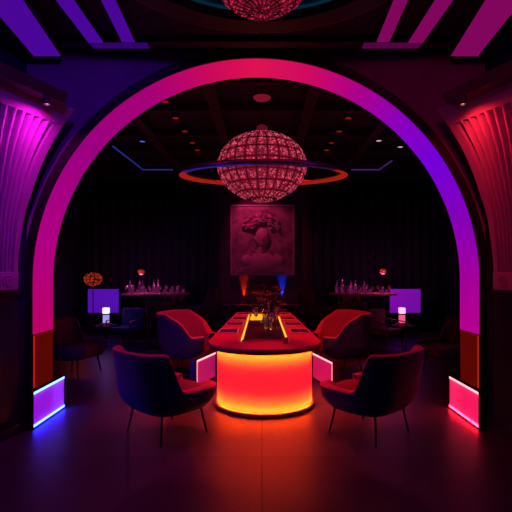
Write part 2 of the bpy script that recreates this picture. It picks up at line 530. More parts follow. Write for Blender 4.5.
# amber panels under the band and light boxes at the arch feet
GA = 'amber panels of the arch'
for s, lab in ((-1, 'dim red-orange glass panel in the left arch jamb, above blue-white light box'),
               (1, 'dim red-orange glass panel in the right arch jamb, above pink light box')):
    xo = CX + s * R
    t = thing('amber_panel', lab, 'light panel', (xo, YF, .40), 0)
    # housing behind, panel face, LED line along the near edge
    x_in, x_bk = 0, s * .028
    finish('housing', B(min(x_bk, s * .022), max(x_bk, s * .022), .002, .438, .0, .56), 'black', t)
    finish('glass_panel', B(min(s * .010, s * .004), max(s * .010, s * .004), .055, .438, .01, .555), 'amber', t)
    finish('glow_strip', B(min(s * .021, s * .004), max(s * .021, s * .004), .008, .045, .02, .55), emit('led_jamb', (.5, .012, .003), 1), t)
    finish('end_cap', B(min(s * .021, s * .0), max(s * .021, s * .0), .0, .006, .0, .56), 'black', t)

def light_box(name, label, p0, p1, h, panel, led, edge, thick=.10, side=1, end_strip=False, z0=0.0, low=None):
    """upright luminous box: dark frame, translucent face, LED bars behind it top and bottom.
       plan runs p0 -> p1, its lit face looks to the right-hand side of that run"""
    a, b = Vector(p0), Vector(p1); L_ = (b - a).length
    ang = math.atan2(b.y - a.y, b.x - a.x)
    t = thing(name, label, 'light box', (a.x, a.y, z0), ang)
    sd = side
    def yy(u, v): return (min(u * sd, v * sd), max(u * sd, v * sd))
    bm = bm_new()
    fr = .018
    box(bm, 0, L_, *yy(-.001, thick), 0, fr)
    box(bm, 0, L_, *yy(-.001, thick), h - fr, h)
    box(bm, 0, fr * .7, *yy(-.001, thick), fr, h - fr)
    box(bm, L_ - fr * .7, L_, *yy(-.001, thick), fr, h - fr)
    box(bm, 0, L_, *yy(thick, thick + .01), 0, h)
    finish('frame', bm, 'black', t)
    finish('back_reflector', B(fr, L_ - fr, *yy(thick - .012, thick - .002), fr, h - fr), 'white', t)
    finish('diffuser_panel', B(fr * .7, L_ - fr * .7, *yy(.006, .010), fr, h - fr), panel, t)
    w = .028
    finish('glow_strip', B(fr, L_ - fr, *yy(.02, .045), h - fr - .02, h - fr - .006), led, t)
    finish('glow_strip', B(fr, L_ - fr, *yy(.02, .045), fr + .006, fr + .02), led, t)
    finish('edge_light', B(fr * .7, L_ - fr * .7, *yy(.0, .005), h - fr - .026, h - fr), edge, t)
    if end_strip:
        finish('edge_light', B(fr * .7, fr * .7 + .018, *yy(.0, .005), fr, h - fr - .014), edge, t)
    else:
        finish('edge_light', B(fr * .7, L_ - fr * .7, *yy(.0, .005), fr, fr + .024), low or edge, t)
    return t
light_box('light_box', 'low glowing box with blue-white edges and violet face at the left arch foot',
          (CX - R, YF), (CX - R, 5.30), .395, 'violet_box', 'led_ice', 'led_ice_edge', side=1, thick=.10, low='led_ice_low')
light_box('light_box', 'low glowing box with pink-white edges and rose face at the right arch foot',
          (CX + R, YF), (CX + R, 5.30), .395, 'rose_box', 'led_pink', 'led_pink_edge', side=-1, thick=.10, low='led_pink_low')

# ------------------------------------------------------------------ fluted wall capitals
def fluted(s, label, lens):
    # silhouette of the inner edge, heights and half-plan positions at depth 4.3
    edge = [(1.43, 2.29), (1.72, 2.28), (2.14, 2.22), (2.53, 2.09), (2.76, 1.99), (3.03, 1.83), (3.16, 1.71)]
    def exf(z):
        for (z0, e0), (z1, e1) in zip(edge, edge[1:]):
            if z <= z1: return e0 + (e1 - e0) * max(0, z - z0) / (z1 - z0)
        return edge[-1][1]
    def ex(z): return (exf(z - .12) + exf(z - .06) + exf(z) * 2 + exf(z + .04) + exf(z + .08)) / 6
    d = Vector((s * .39, -.92))
    nrm = Vector((-s * .92, -.39))
    def width(z):
        u = (z - 1.43) / (3.2 - 1.43)
        return .52 + .95 * max(0, u) ** 2.2
    def P(z, w, off=0):
        v = Vector((CX + s * ex(z), 4.3)) + d * w + nrm * off
        return (v.x, v.y, z)
    def BW(z, w):
        v = Vector((CX + s * ex(z), 4.3)) + d * w
        return (CX + s * (R + .055 + (4.555 - v.y) * 1.49 / 4.855), v.y, z)
    t = thing('fluted_capital', label, 'wall ornament', (CX + s * 2.35, 4.3, 1.43), 0)
    O = Vector((CX + s * 2.35, 4.3, 1.43))
    NF = 13
    # plain curved margin + flutes as one sculpted panel
    bm = bm_new(); rows = []
    zs = [1.60 + (3.0 - 1.60) * i / 36 for i in range(37)]
    per = 10
    for z in zs:
        row = []; wt = width(z); mg = .05 + .05 * (z - 1.6)
        row.append(Vector(BW(z, 0))); row.append(Vector(P(z, 0, .015))); row.append(Vector(P(z, mg * .8, .015)))
        for i in range(NF * per + 1):
            u = i / per; ph = u - math.floor(u)
            dep = .075 * abs(math.sin(PI * ph)) ** .6 * (.5 + .5 * wt)
            row.append(Vector(P(z, mg + (wt - mg) * i / (NF * per), dep - .05)))
        row.append(Vector(BW(z, wt + .01)))
        rows.append([bm.verts.new(v - O) for v in row])
    for A_, C_ in zip(rows, rows[1:]):
        for i in range(len(A_) - 1): bm.faces.new((A_[i], A_[i + 1], C_[i + 1], C_[i]))
    bm.faces.new(rows[0]); bm.faces.new(rows[-1])
    finish('fluted_panel', bm, 'cream', t)
    # frieze over the flutes
    bm = bm_new()
    def slab(bm, z0, z1, w0, w1, o0, o1, m=1):
        q = [Vector(BW(z0, w0)), Vector(BW(z0, w1)), Vector(P(z0, w1, o1)), Vector(P(z0, w0, o1))]
        p = [Vector(BW(z1, w0)), Vector(BW(z1, w1)), Vector(P(z1, w1, o1)), Vector(P(z1, w0, o1))]
        lo = [bm.verts.new(v - O) for v in q]; hi = [bm.verts.new(v - O) for v in p]
        bm.faces.new(lo); bm.faces.new(hi)
        for i in range(4): bm.faces.new((lo[i], lo[(i + 1) % 4], hi[(i + 1) % 4], hi[i]))
    slab(bm, 3.0, 3.15, 0, 1.5, -.25, .02)
    finish('frieze', bm, 'cream', t)
    bm = bm_new(); slab(bm, 2.99, 3.008, 0.08, 1.5, .0, .03)
    finish('moulding', bm, 'cream', t)
    # overhanging dark cornice
    bm = bm_new()
    z0, z1 = 3.115, 3.20
    def PP(w, o, z):
        v = Vector((CX + s * 1.70, 4.3)) + d * w + nrm * o
        return Vector((v.x, v.y, z)) - O
    lo = [bm.verts.new(PP(*q, z0)) for q in ((.24, -.3), (1.6, -.3), (1.6, .09), (.24, .09))]
    hi = [bm.verts.new(PP(*q, z1)) for q in ((.24, -.3), (1.6, -.3), (1.6, .13), (.24, .13))]
    bm.faces.new(lo); bm.faces.new(hi)
    for i in range(4): bm.faces.new((lo[i], lo[(i + 1) % 4], hi[(i + 1) % 4], hi[i]))
    finish('cornice', bm, 'beam', t)
    # base block with rosette
    bm = bm_new()
    slab(bm, 1.43, 1.60, 0, .56, -.25, .03)
    blk = finish('base_block', bm, 'cream', t, bevel=.006)
    for w in (.11, .34):
        c = Vector(P(1.515, w, .03)) - O
        bm = bm_new()
        for rr in (.05, .022):
            pts_ = []
            for i in range(20):
                a = 2 * PI * i / 20
                pts_.append(c + Vector((d.x, d.y, 0)) * rr * math.cos(a) + Vector((0, 0, 1)) * rr * math.sin(a))
            tube(bm, pts_, .008, 6, closed=True)
        finish('rosette', bm, 'cream', t, smooth=True)
    # spotlight under the cornice
    lp = Vector((CX + s * 1.70, 4.3)) + d * .42 + nrm * .075
    sp = thing('spotlight', 'small %s spotlight tucked under the %s wall cornice' %
               (('magenta', 'left') if s < 0 else ('red', 'right')), 'spotlight', (lp.x, lp.y, 3.045))
    bm = bm_new(); lathe(bm, [(0, .068), (.03, .068), (.034, .0), (.024, .0), (.022, .02), (0, .02)], 16)
    finish('can', bm, 'metal', sp, smooth=False)
    bm = bm_new(); lathe(bm, [(0, .012), (.021, .012), (.021, .018), (0, .018)], 16)
    finish('lens', bm, lens, sp)
    return lp
lpL = fluted(-1, 'violet-lit fluted fan-shaped plaster capital high on the left side wall', 'lens_magenta')
lpR = fluted(1, 'crimson-lit fluted fan-shaped plaster capital high on the right side wall', 'lens_rose')

# ------------------------------------------------------------------ ceiling light panels of the front hall
def cpanel(pts, z, mat, label, thick=.05):
    t = thing('ceiling_light_panel', label, 'ceiling light', (sum(p[0] for p in pts) / 4, sum(p[1] for p in pts) / 4, z), 0)
    c = t.location.copy()
    ctr = Vector((c.x, c.y))
    loc = [Vector(p) - ctr for p in pts]
    bm = bm_new(); prism(bm, [(v.x, v.y) for v in loc], 0, .006)
    finish('diffuser', bm, mat, t)
    bm = bm_new(); big = [v * 1.0 + v.normalized() * .012 for v in loc]
    prism(bm, [(v.x, v.y) for v in big], .007, CEIL_F - z)
    finish('housing', bm, 'beam', t)
    return t
def mir(pts, s): return [(CX + s * (x - CX) * -1 if s > 0 else x, y) for x, y in pts]
b1 = [(-2.22, 4.38), (-1.96, 4.38), (-1.62, 1.6), (-1.95, 1.6)]
b2 = [(-1.65, 4.28), (-1.51, 4.28), (-1.51, 1.2), (-1.66, 1.2)]
b3 = [(-1.33, 4.28), (-1.21, 4.28), (-1.16, 3.2), (-1.27, 3.2)]
b4 = [(-1.65, 4.41), (-1.10, 4.41), (-1.10, 4.31), (-1.65, 4.31)]
for s in (-1, 1):
    side = 'left' if s < 0 else 'right'
    v = 'strip_violet' if s < 0 else 'strip_magenta'
    cn = 'violet' if s < 0 else 'magenta'
    cpanel(mir(b1, s), 3.70, v, 'widest glowing %s ceiling strip, beside the %s side wall' % (cn, side))
    cpanel(mir(b2, s), 3.78, v, 'narrow glowing %s ceiling strip, middle one of the three on the %s' % (cn, side))
    cpanel(mir(b3, s), 3.785, v, 'short glowing %s ceiling strip nearest the round medallion on the %s' % (cn, side))
    cpanel(mir(b4, s), 3.79, v + '_dim', 'dim %s crosswise ceiling strip above the arch on the %s' % (cn, side))

# ------------------------------------------------------------------ crystal globes
def globe(name, parent_label, cat, loc, rx, rz, ry=None, nm=22, npar=9, nbead=2600, bead=.012, mat='crystal', core='globe_core',
          frame=True, pointed=.0, fw=.006):
    t = thing(name, parent_label, cat, loc)
    ry = ry or rx
    def surf(a, b, k=1.0):
        # a azimuth, b polar angle from top
        z = math.cos(b); r = math.sin(b)
        if z < 0 and pointed: z = z * (1 + pointed * (1 - r) ** 1.2)
        return Vector((rx * k * r * math.cos(a), ry * k * r * math.sin(a), rz * k * z))
    bm = bm_new()
    ball(bm, (0, 0, 0), 1, 3, (rx * .93, ry * .93, rz * .93))
    finish('inner_globe', bm, core, t, smooth=True)
    bm = bm_new()
    if frame:
        for i in range(nm):
            a = 2 * PI * i / nm
            tube(bm, [surf(a, PI * (j + .3) / 24.6) for j in range(25)], fw, 5)
        for j in range(1, npar + 1):
            b = PI * j / (npar + 1)
            tube(bm, [surf(2 * PI * i / 40, b) for i in range(40)], fw, 5, closed=True)
        finish('frame', bm, 'metal', t)
        bm = bm_new()
    rows = npar + 1
    cnt = 0
    random.seed(3)
    for j in range(rows):
        b0 = PI * j / rows; b1_ = PI * (j + 1) / rows
        for i in range(nm):
            a0 = 2 * PI * i / nm; a1 = 2 * PI * (i + 1) / nm
            w = math.sin((b0 + b1_) / 2) * rx * (a1 - a0); h = rz * (b1_ - b0)
            k = max(1, int(nbead * w * h / (rx * rz * 12)))
            for q in range(k):
                ua, ub = random.uniform(.16, .84), random.uniform(.14, .86)
                p = surf(a0 + (a1 - a0) * ua, b0 + (b1_ - b0) * ub, 1.0)
                r = bead * random.uniform(.55, 1.15)
                v = [bm.verts.new(p + Vector(u) * r) for u in ((1, 0, 0), (-1, 0, 0), (0, 1, 0), (0, -1, 0), (0, 0, 1), (0, 0, -1))]
                for f in ((0, 2, 4), (2, 1, 4), (1, 3, 4), (3, 0, 4), (2, 0, 5), (1, 2, 5), (3, 1, 5), (0, 3, 5)):
                    bm.faces.new([v[g] for g in f])
    c = finish('crystals', bm, mat, t); c['kind'] = 'stuff'
    return t
D = 6.5
gc = Vector((.0, D, 3.125))
g = globe('globe_chandelier', 'large flattened crystal globe chandelier with an orbiting ring, hanging over the long table', 'chandelier',
          gc, .635, .475, nm=26, npar=9, nbead=6500, bead=.0125, pointed=.08)
bm = bm_new(); ang = math.radians(-4.3)
# broad flat hoop
RR = 1.17
ringpts = 96
sec = [(-.035, -.03), (.035, -.03), (.045, 0), (.035, .03), (-.035, .03), (-.045, 0)]
rg = []
for i in range(ringpts):
    a = 2 * PI * i / ringpts
    rg.append([bm.verts.new(((RR + u) * math.cos(a), (RR + u) * math.sin(a), w)) for u, w in sec])
for i in range(ringpts):
    A_, C_ = rg[i], rg[(i + 1) % ringpts]
    for q in range(6): bm.faces.new((A_[q], A_[(q + 1) % 6], C_[(q + 1) % 6], C_[q]))
r_ = finish('ring', bm, 'ringmetal', g, smooth=True)
r_.rotation_euler = (math.radians(4.8), 0, 0); r_.location = (.02, 0, -.12)
for k in range(4):
    a = PI / 4 + k * PI / 2
    c, s_ = math.cos(a), math.sin(a)
    bm = bm_new(); tube(bm, [(c * .55, s_ * .55, -.10), (.02 + c * (RR - .03), s_ * (RR - .03), -.12 + s_ * RR * math.tan(math.radians(4.8)))], .006, 6)
    finish('spoke', bm, 'metal', g)
# glowing strips added to the ring for the coloured light on it
def arc(a0, a1, mat):
    bm = bm_new(); n = 40; rows = []
    for i in range(n + 1):
        a = math.radians(a0 + (a1 - a0) * i / n)
        rows.append([bm.verts.new((rr * math.cos(a), rr * math.sin(a), z)) for rr, z in ((RR - .040, -.031), (RR + .030, -.031), (RR + .030, -.036), (RR - .046, -.036), (RR - .050, .012), (RR - .044, .012))])
    for A_, C_ in zip(rows, rows[1:]):
        for q in range(6): bm.faces.new((A_[q], A_[(q + 1) % 6], C_[(q + 1) % 6], C_[q]))
    bm.faces.new(rows[0]); bm.faces.new(rows[-1])
    finish('glow_strip', bm, mat, r_)
arc(-38, 205, emit('ring_red', (.34, .012, .006), 1))
arc(205, 262, emit('ring_blue', (.02, .012, .20), 1))
arc(262, 322, emit('ring_dim', (.03, .004, .035), 1))
bm = bm_new(); lathe(bm, [(0, .60), (.03, .60), (.075, .57), (.085, .53), (.06, .505), (.10, .49), (.10, .47), (0, .46)], 20)
finish('finial', bm, 'crystal2', g, smooth=True)
bm = bm_new(); tube(bm, [(0, 0, .59), (0, 0, CEIL_B + .165 - gc.z)], .009, 8)
finish('rod', bm, 'metal', g)
bm = bm_new(); lathe(bm, [(0, 0), (.03, .0), (.10, .03), (.13, .06), (.05, .09), (0, .10)], 20, (0, 0, CEIL_B - .14 - gc.z))
finish('lit_collar', bm, 'globe_core', g, smooth=True)

# near globe and its round ceiling medallion
md = thing('ceiling_medallion', 'large round petrol-blue ceiling dish with a dark rim above the camera side', 'ceiling medallion', (0, 2.72, CEIL_F - .15))
bm = bm_new(); lathe(bm, [(0, .10), (1.045, .10), (1.045, .149), (0, .149)], 72)
finish('dish', bm, 'teal', md)
bm = bm_new(); lathe(bm, [(1.036, .075), (1.048, .075), (1.048, .095), (1.036, .095), (1.036, .075)], 72); finish('teal_fill_ring', bm, emit('fill_teal', (.01, .22, .4), .085), md)  # teal glowing ring added to brighten the dish
bm = bm_new(); lathe(bm, [(1.05, .0), (1.05, .148), (1.25, .148), (1.25, .02), (1.22, .0), (1.05, .0)], 72)
finish('rim', bm, 'black', md)
bm = bm_new(); tube(bm, [(1.235 * math.cos(2 * PI * i / 72), 1.235 * math.sin(2 * PI * i / 72), .006) for i in range(72)], .006, 6, closed=True)
finish('piping', bm, 'ringmetal', md, smooth=True)
g2 = globe('globe_chandelier', 'crystal globe pendant under the round ceiling dish, cut by the top edge', 'chandelier',
           (0, 2.72, 3.455), .32, .28, nm=20, npar=8, nbead=3800, bead=.0075, mat='crystal2', fw=.004)
bm = bm_new(); lathe(bm, [(0, .27), (.05, .27), (.06, .344), (0, .344)], 16)
finish('ceiling_mount', bm, 'metal', g2)

# amber globe floor lamp, back left
fl = globe('globe_floor_lamp', 'small orange crystal globe lamp on a slim pole at the far left', 'floor lamp',
           (-3.98, 10.6, 1.43), .20, .15, nm=12, npar=5, nbead=900, bead=.014, mat='crystal_amber', core='globe_core_amber', fw=.005)
bm = bm_new(); tube(bm, [(0, 0, -1.42), (0, 0, -.14)], .012, 8); finish('pole', bm, 'metal', fl)
bm = bm_new(); lathe(bm, [(0, -1.44), (.13, -1.44), (.13, -1.42), (.02, -1.40), (0, -1.40)], 20); finish('base', bm, 'metal', fl)
# small red pendants
def pendant(loc, r, label, first=None):
    if first: return dup(first, loc, 0, label)
    t = thing('pendant_lamp', label, 'pendant lamp', loc)
    bm = bm_new()
    random.seed(11)
    for _ in range(120):
        v = Vector((random.gauss(0, 1), random.gauss(0, 1), random.gauss(0, 1))).normalized() * r
        ball(bm, (v.x, v.y, v.z * .8), .014, 0)
    cr = finish('crystal_shade', bm, 'crystal_amber', t)
    bm = bm_new(); ball(bm, (0, 0, 0), r * .7, 2); finish('bulb', bm, 'globe_core_amber', t, smooth=True)
    bm = bm_new(); tube(bm, [(0, 0, r * .7), (0, 0, CEIL_B + .17 - loc[2])], .006, 6); finish('cord', bm, 'metal', t)
    return t
pl = pendant((-2.9, 10.8, 1.60), .07, 'tiny red pendant lamp over the left bar-height table')
pendant((2.93, 10.9, 1.61), .07, 'tiny red pendant lamp over the right bar-height table', pl)

# ------------------------------------------------------------------ ceiling downlights
def down(x, y, label, mat='lens_red', group=None, first=None, z=None):
    z = z or CEIL_B + .035
    t = thing('downlight', label, 'ceiling light', (x, y, z), 0, group)
    bm = bm_new(); lathe(bm, [(.055, .0), (.075, .0), (.075, .12), (.055, .12), (.055, .0)], 20); finish('trim_ring', bm, 'metal', t)
    bm = bm_new(); lathe(bm, [(0, .006), (.055, .006), (.055, .012), (0, .012)], 20); finish('lens', bm, mat, t)
    return t
ords = ['nearest', 'second nearest', 'middle', 'fourth nearest', 'farthest']
for s in (-1, 1):
    for k, (x, y) in enumerate(((1.50, 6.98), (1.48, 7.72), (1.45, 8.45), (1.42, 9.2), (1.40, 9.75))):
        down(s * x, y, 'dim red ceiling downlight, %s of the row of five on the %s' % (ords[k], 'left' if s < 0 else 'right'))
down(-2.42, 9.1, 'small bright blue ceiling downlight in the left coffers', 'lens_blue')
down(2.35, 9.05, 'small pinkish white ceiling downlight in the right coffers', 'lens_white')
down(2.92, 9.5, 'pale red ceiling downlight near the right-hand arch curve', 'lens_white')
# cove neon lines
def neon(pts_, mat, label):
    bm = bm_new(); tube(bm, pts_, .016, 6)
    return tag(finish('neon_line', bm, mat, smooth=True), label, 'neon light')
neon([(-3.05, 9.2, CEIL_B - .03), (-3.0, 11.35, CEIL_B - .02), (-2.25, 11.35, CEIL_B - .02)], 'neon_blue', 'thin blue light line edging the left ceiling coffer')
neon([(3.0, 10.4, CEIL_B - .03), (2.95, 11.35, CEIL_B - .02), (2.25, 11.35, CEIL_B - .02)], 'neon_violet', 'thin violet light line edging the right ceiling coffer')

# ------------------------------------------------------------------ long table with the glowing drum
TX = .03
tb = thing('long_dining_table', 'long red-lit table with round front end and glowing amber drum base', 'table', (TX, 5.50, 0))
def top_outline(inset=0):
    pts_ = []
    r = .69 - inset
    for i in range(33):
        a = PI + PI * i / 32
        pts_.append((r * math.cos(a), .04 + (r * .98) * math.sin(a)))
    y1 = 3.95 - inset; w1 = .57 - inset
    for i in range(9):
        a = PI / 2 * i / 8
        pts_.append((w1 - .12 + .12 * math.cos(a), y1 - .12 + .12 * math.sin(a)))
    for i in range(9):
        a = PI / 2 + PI / 2 * i / 8
        pts_.append((-w1 + .12 + .12 * math.cos(a), y1 - .12 + .12 * math.sin(a)))
    return pts_
bm = bm_new(); prism(bm, top_outline(.004), .735, .76); finish('tabletop', bm, 'tabletop', tb, bevel=.006)
bm = bm_new(); prism(bm, top_outline(), .695, .7345); finish('table_edge', bm, 'tableedge', tb, bevel=.008)
bm = bm_new(); lathe(bm, [(.575, .05), (.575, .694), (.567, .694), (.567, .05), (.575, .05)], 72)
finish('drum_shade', bm, 'drum', tb, smooth=False)
bm = bm_new(); lathe(bm, [(0, .03), (.50, .03), (.50, .694), (0, .694)], 48); finish('drum_core', bm, 'black', tb)
for z in (.665, .085):
    bm = bm_new(); tube(bm, [(.535 * math.cos(2 * PI * i / 60), .535 * math.sin(2 * PI * i / 60), z) for i in range(60)], .014, 6, closed=True)
    finish('led_ring', bm, 'led_amber', tb, smooth=True)
    zz = z - .085 if z > .3 else z + .095  # unseen baffles added to shape the drum's bright bands
    bm = bm_new(); lathe(bm, [(.50, zz), (.550, zz), (.550, zz + .004), (.50, zz + .004)], 60); finish('baffle', bm, 'black', tb)
bm = bm_new(); lathe(bm, [(0, .0), (.615, .0), (.615, .028), (.60, .045), (.50, .048), (0, .048)], 64); finish('drum_base', bm, 'tableedge', tb)
bm = bm_new(); prism(bm, [(-.30, 1.9), (.30, 1.9), (.26, 3.6), (-.26, 3.6)], 0, .694); finish('rear_pedestal', bm, 'black', tb, bevel=.01)

# rear plinth lights, angled beside the table
light_box('light_box', 'mauve glowing low box with white-pink top edge left of the drum, behind chairs',
          (-.90, 6.18), (-.70, 6.85), .40, 'plinth_l', 'led_orange', 'led_pink_edge', side=1, thick=.08, end_strip=True)
light_box('light_box', 'pink glowing low box with white-pink top edge right of the drum, behind chairs',
          (.95, 6.05), (.76, 6.80), .40, 'plinth_r', 'led_orange', 'led_pink_edge', side=-1, thick=.08, end_strip=True)

# tray
tr = thing('light_tray', 'glass serving tray edged with glowing amber light strips, on the long table', 'tray', (TX, 5.46, .76))
Lt = 3.4
finish('glass_base', B(-.27, .27, 0, Lt, .0, .008), 'black', tr)
bm = bm_new(); box(bm, -.275, .275, -.015, .0, 0, .02); finish('front_bar', bm, 'chrome', tr)
for x in (-.285, .265): finish('light_strip', B(x, x + .022, 0, Lt, .0, .018), 'led_yellow', tr)
finish('light_panel', B(-.24, .13, 2.3, Lt, .009, .014), 'led_yellow_soft', tr)
# placemats
GP = 'placemats along both sides of the long table'
first = None
for s in (-1, 1):
    for k, y in enumerate((6.35, 7.2, 8.05, 8.95)):
        x = TX + s * (.50 - .035 * k)
        lab = 'black placemat with shiny rim on the table, %s side, %s' % ('left' if s < 0 else 'right', ('nearest the drum', 'second from the drum', 'third from the drum', 'farthest back')[k])
        if first is None:
            first = thing('placemat', lab, 'placemat', (x, y, .7605), 0, GP)
            finish('mat', B(-.13, .13, -.19, .19, 0, .008), 'placemat', first)
            bm = bm_new(); tube(bm, [(-.13, -.19, .010), (.13, -.19, .010), (.13, .19, .010), (-.13, .19, .010)], .010, 5, closed=True)
            finish('rim', bm, 'rim', first)
        else: dup(first, (x, y, .7605), 0, lab, GP)

# flowers in a vase, candlesticks, candle holder
fv = thing('flower_arrangement', 'bouquet of pale red-lit flowers and dark leaves on the long table', 'flowers', (TX + .03, 7.3, .774))
bm = bm_new(); lathe(bm, [(0, 0), (.07, 0), (.075, .01), (.05, .05), (.045, .12), (.07, .2), (.066, .2), (.04, .12), (.042, .03), (0, .015)], 20)
finish('vase', bm, 'glass', fv, smooth=True)
random.seed(5)
bmS, bmL = bm_new(), bm_new()
heads = []
for i in range(22):
    a = random.uniform(0, 2 * PI); rr = random.uniform(.03, .27); h = random.uniform(.26, .56) - rr * .4
    tip = Vector((math.cos(a) * rr, math.sin(a) * rr, h)); heads.append(tip)
    tube(bmS, [(0, 0, .1), (tip.x * .3, tip.y * .3, .22), tip], .0035, 5)
for i in range(190):
    a = random.uniform(0, 2 * PI); rr = random.uniform(.05, .28); h = random.uniform(.2, .62) - rr * .4
    c = Vector((math.cos(a) * rr, math.sin(a) * rr, h)); dr = Vector((math.cos(a) * random.uniform(.3, 1), math.sin(a) * .7, random.uniform(-.2, .9))).normalized()
    sd = dr.cross(Vector((random.random(), random.random(), 1))).normalized(); l = random.uniform(.05, .10)
    v = [bmL.verts.new(c), bmL.verts.new(c + dr * l * .5 + sd * l * .25 + Vector((0, 0, .008))), bmL.verts.new(c + dr * l), bmL.verts.new(c + dr * l * .5 - sd * l * .25)]
    bmL.faces.new(v)
fv.scale = (1.15, 1.15, 1.15)
finish('stems', bmS, 'leaf', fv)
lf = finish('foliage', bmL, 'leaf', fv); sm = lf.modifiers.new('t', 'SOLIDIFY'); sm.thickness = .002
for tip in heads:
    bm = bm_new()
    for k in range(7):
        a = 2 * PI * k / 7 + tip.x * 9
        e = Vector((math.cos(a), math.sin(a), .55)) * .028
        ball(bm, tip + e, .019, 1, (1.1, 1.1, .6))
    ball(bm, tip + Vector((0, 0, .012)), .016, 1)
    finish('blossom', bm, 'petal', fv, smooth=True)

def stem_glass(loc, label, h=.24, r=.035, first=None, group=None):
    if first:
        return dup(first, loc, 0, label, group)
    o_ = thing('wine_glass', label, 'glass', loc, 0, group)
    bm = bm_new(); lathe(bm, [(0, 0), (r, .002), (r, .005), (.004, .012), (.004, h * .5), (.006, h * .52), (0, h * .52)], 16)
    finish('foot_and_stem', bm, 'glass', o_, smooth=True)
    bm = bm_new(); lathe(bm, [(.004, h * .51), (r * .9, h * .62), (r * 1.15, h * .78), (r, h), (r - .002, h), (r * 1.12, h * .78), (r * .86, h * .63), (0, h * .53)], 16)
    finish('bowl', bm, 'glass', o_, smooth=True)
    return o_
wg = stem_glass((TX + .10, 6.0, .769), 'tall stemmed glass on the tray, nearest the drum front', .30, .036)
stem_glass((TX + .17, 6.45, .769), 'tall stemmed glass on the tray, just behind the nearest one', first=wg)
stem_glass((TX - .12, 6.75, .769), 'tall stemmed glass on the left part of the tray', first=wg)
stem_glass((TX + .20, 6.72, .769), 'tall stemmed glass on the tray right beside the bouquet', first=wg)
ds = thing('decanter', 'slender clear decanter standing among the glasses on the tray', 'decanter', (TX + .06, 6.3, .769))
bm = bm_new(); lathe(bm, [(0, 0), (.05, 0), (.055, .03), (.045, .16), (.015, .24), (.014, .36), (.022, .38), (.018, .38), (.010, .36), (.011, .24), (.04, .155), (.05, .03), (0, .008)], 20)
finish('bottle_body', bm, 'glass', ds, smooth=True)
bm = bm_new(); lathe(bm, [(0, .345), (.009, .345), (.010, .385), (.022, .40), (.022, .43), (0, .45)], 12); finish('stopper', bm, 'chrome', ds, smooth=True)
ch = thing('candle_holder', 'small red glass candle holder at the front right of the table', 'candle holder', (TX + .245, 5.28, .76))
bm = bm_new(); lathe(bm, [(0, 0), (.03, 0), (.036, .07), (.032, .07), (.027, .008), (0, .008)], 16); finish('cup', bm, 'redglass', ch, smooth=True)
bm = bm_new(); lathe(bm, [(0, .009), (.024, .009), (.026, .045), (0, .045)], 12); finish('candle', bm, 'petal', ch)

# ------------------------------------------------------------------ chairs
def smooth01(x): x = max(0, min(1, x)); return x * x * (3 - 2 * x)
def chair_shell(top, seat, arm, w=.42, d_=.40, bot=.28, th=.045, drop0=59, drop1=24):
    bm = bm_new(); n = 56; T = math.radians(158)
    rows_z = 9
    def rimh(t):
        u = abs(t)
        k = 1 - smooth01((u - math.radians(drop0)) / math.radians(drop1))
        fr = smooth01((u - math.radians(118)) / math.radians(40))
        return arm + (top - arm) * k
    def plan(t, k):
        # superellipse, back at -Y
        c, s_ = math.sin(t), -math.cos(t)
        e = .60
        x = w * k * math.copysign(abs(c) ** e, c); y = d_ * k * math.copysign(abs(s_) ** e, s_)
        return x, y
    def prof(zn): return .76 + .24 * (1 - (1 - min(1, zn / .34)) ** 2.2) + .03 * max(0, zn - .42)
    def surf(off, flip):
        rows = []
        for j in range(rows_z + 1):
            row = []
            for i in range(n + 1):
                t = -T + 2 * T * i / n
                hz = rimh(t); z = bot + (hz - bot) * (j / rows_z)
                zn = (z - bot) / (top - bot)
                k = prof(zn)
                u_ = smooth01((abs(t) - math.radians(drop0)) / math.radians(drop1)); kk = k - off * (1 + 1.7 * u_) / w
                x, y = plan(t, kk)
                y += -.06 * max(0, (z - seat)) / (top - seat) * (1 if math.cos(t) > 0 else 0) * math.cos(t)
                row.append(bm.verts.new((x, y, z)))
            rows.append(row)
        return rows
    o = surf(0, 0); i_ = surf(th, 1)
    fo, fi = [], []
    for A_, C_ in zip(o, o[1:]):
        for k in range(n): fo.append(bm.faces.new((A_[k], A_[k + 1], C_[k + 1], C_[k])))
    for A_, C_ in zip(i_, i_[1:]):
        for k in range(n): fi.append(bm.faces.new((A_[k + 1], A_[k], C_[k], C_[k + 1])))
    # rounded rim
    rim = []
    for k in range(n + 1):
        m = (o[-1][k].co + i_[-1][k].co) / 2 + Vector((0, 0, th * .36)); rim.append(bm.verts.new(m))
    for k in range(n):
        fi.append(bm.faces.new((o[-1][k], o[-1][k + 1], rim[k + 1], rim[k])))
        fi.append(bm.faces.new((rim[k], rim[k + 1], i_[-1][k + 1], i_[-1][k])))
    for e_ in (0, n):
        for j in range(rows_z):
            bm.faces.new((o[j][e_], i_[j][e_], i_[j + 1][e_], o[j + 1][e_]))
        bm.faces.new((o[-1][e_], i_[-1][e_], rim[e_]))
    # underside
    cv = bm.verts.new((0, .02, bot - .015))
    for k in range(n): bm.faces.new((o[0][k + 1], o[0][k], cv))
    for k in range(n): bm.faces.new((i_[0][k], i_[0][k + 1], o[0][k + 1], o[0][k]))
    bm.faces.new((o[0][0], o[0][n], cv))
    bm.faces.ensure_lookup_table()
    for f in fi: f.material_index = 1
    return bm
